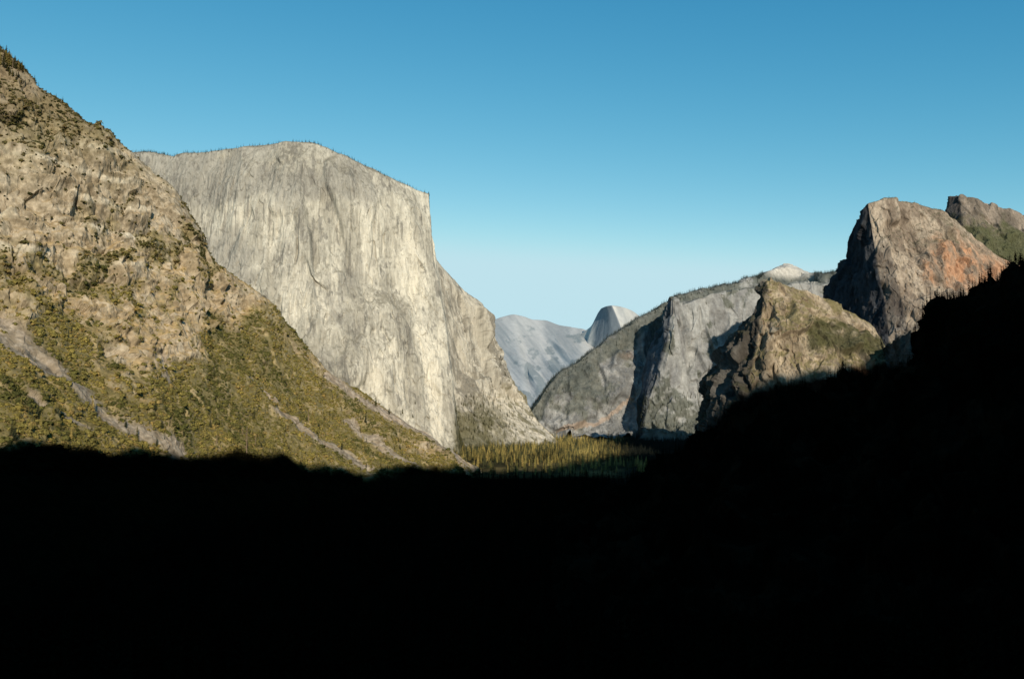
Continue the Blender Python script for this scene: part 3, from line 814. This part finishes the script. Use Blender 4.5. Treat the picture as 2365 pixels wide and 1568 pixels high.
# ------------------------------------------------------------ individual trees
crowns = []; trunks = []
for s in range(6):
    v, f = conifer(17, 8, 100 + s, wid=.19)
    b = [(.27,.215,.068),(.10,.092,.036),(.34,.25,.08),(.06,.06,.028),(.22,.18,.055),(.045,.048,.024)][s]
    c = np.array([b]) * np.random.default_rng(s).uniform(.6, 1.4, (len(v), 1))
    crowns.append(mk("crown", v, f, c, M_leaf, link=False))
    v, f = trunkm(); trunks.append(mk("trunk", v, f, None, M_bark, link=False))
snagb = [mk("branches", *snag_branches(s), None, M_snag, link=False) for s in range(3)]
v, f = trunkm(.013, .99, 6, .02); snagt = mk("trunk", v, f, None, M_snag, link=False)

bpy.context.view_layer.update()
dg = bpy.context.evaluated_depsgraph_get()
terr = {"rocky_hill", "ground", "granite_cliff", "wooded_slope", "granite_peak", "granite_buttress", "forested_ridge"}
def cast_t(x, y):
    d = Vector(P(x, y, 1000.)).normalized(); o0 = Vector((0,0,0))
    for _ in range(60):
        ok, loc, nor, i, ob, mtx = scene.ray_cast(dg, o0, d)
        if not ok: return None
        if ob.name.split(".")[0] in terr: return loc
        o0 = loc + d * .5
    return None
cnt = 0
def add_tree(loc, h, dead=False, label="", group=""):
    global cnt
    e = bpy.data.objects.new("dead_pine_tree" if dead else "pine_tree", None)
    e.empty_display_size = 1
    e.location = loc; s = h; e.scale = (s * rng.uniform(.85, 1.15),) * 2 + (s,)
    e.rotation_euler = (rng.normal(0, .03), rng.normal(0, .03), rng.uniform(0, 6.28))
    COL.objects.link(e)
    k = int(rng.integers(0, 6))
    parts = [("trunk", snagt), ("branches", snagb[cnt % 3])] if dead else [("trunk", trunks[k]), ("crown", crowns[k])]
    for nme, me in parts:
        o = bpy.data.objects.new(nme, me); o.parent = e; COL.objects.link(o)
    tag(e, label, "tree", None, group); cnt += 1

G1 = "conifers standing on the valley floor"
for i in range(200):
    Yv = rng.uniform(2480, 3050); Xv = rng.uniform(-.05, .17) * Yv
    add_tree(Vector((Xv, Yv, float(gh(np.array([Xv]), np.array([Yv]))[0]) - 1)), rng.uniform(18, 46), False, "tall narrow conifer catching low sun on the valley floor", G1)
for x_, y_, h in [(570,1052,82),(360,950,50),(712,975,46),(300,1026,34),(560,1005,28),(940,1062,34),(590,1032,40),(500,1026,34),(20,150,30),(8,140,36),(42,170,28),(30,160,34),(120,260,26),(170,300,24)]:
    loc = cast_t(x_, y_)
    if loc: add_tree(loc - Vector((0,0,2)), h * .8, True, "bare grey dead pine among hillside brush", "dead pines on the hillside")
for i in range(60):
    x_ = rng.uniform(0, 1000); y_ = rng.uniform(930, 1040)
    loc = cast_t(x_, y_)
    if loc is None: continue
    add_tree(loc - Vector((0,0,1)), rng.uniform(14, 30), False, "slender green conifer rising from olive brush", "conifers on the hillside")
for i in range(24):
    x_ = rng.uniform(0, 50); y_ = np.interp(x_, [0, 60], [118, 164]) + rng.uniform(3, 40)
    loc = cast_t(x_, y_)
    if loc is None: continue
    add_tree(loc - Vector((0,0,1)), rng.uniform(18, 36), False, "conifer on the crest of the rocky hill", "conifers on the hill crest")

# ------------------------------------------------------------ LIGHT, SKY, CAMERA
sl = bpy.data.lights.new("sun", 'SUN'); sl.energy = 5; sl.angle = math.radians(.5); sl.color = (1, .90, .74)
so = bpy.data.objects.new("sun", sl); COL.objects.link(so)
so.rotation_euler = sdir.to_track_quat('Z', 'Y').to_euler()
w = bpy.data.worlds.new("World"); scene.world = w; w.use_nodes = True
nt = w.node_tree; bg = nt.nodes["Background"]
sk = nt.nodes.new("ShaderNodeTexSky"); sk.sky_type = 'NISHITA'; sk.sun_disc = False
sk.sun_elevation = SE; sk.sun_rotation = math.pi - SA
sk.altitude = 1300; sk.air_density = 1.0; sk.dust_density = .4; sk.ozone_density = 1.5
sep = nt.nodes.new("ShaderNodeSeparateColor"); com = nt.nodes.new("ShaderNodeCombineColor")
nt.links.new(sk.outputs[0], sep.inputs[0])
for i, (a, g, mx) in enumerate([(5.6, 2.16, .52), (1.66, 1.08, .76), (1.11, .72, .84)]):
    m0 = nt.nodes.new("ShaderNodeMath"); m0.operation = 'MULTIPLY'; m0.inputs[1].default_value = .1
    m1 = nt.nodes.new("ShaderNodeMath"); m1.operation = 'POWER'; m1.inputs[1].default_value = g
    m2 = nt.nodes.new("ShaderNodeMath"); m2.operation = 'MULTIPLY'; m2.inputs[1].default_value = a
    m3 = nt.nodes.new("ShaderNodeMath"); m3.operation = 'SMOOTH_MIN'; m3.inputs[1].default_value = mx; m3.inputs[2].default_value = .12
    m4 = nt.nodes.new("ShaderNodeMath"); m4.operation = 'MULTIPLY'; m4.inputs[1].default_value = 10.
    nt.links.new(sep.outputs[i], m0.inputs[0])
    for p_, q_ in ((m0, m1), (m1, m2), (m2, m3), (m3, m4)): nt.links.new(p_.outputs[0], q_.inputs[0])
    nt.links.new(m4.outputs[0], com.inputs[i])
nt.links.new(com.outputs[0], bg.inputs[0]); bg.inputs[1].default_value = .1

cam = bpy.data.cameras.new("camera"); cam.lens = 28; cam.sensor_width = 36; cam.clip_start = .5; cam.clip_end = 90000
co = bpy.data.objects.new("camera", cam); COL.objects.link(co)
co.rotation_euler = (math.pi/2 + PITCH, 0, 0)
scene.camera = co
scene.view_settings.view_transform = 'Standard'
scene.view_settings.look = 'None'
scene.view_settings.exposure = 0
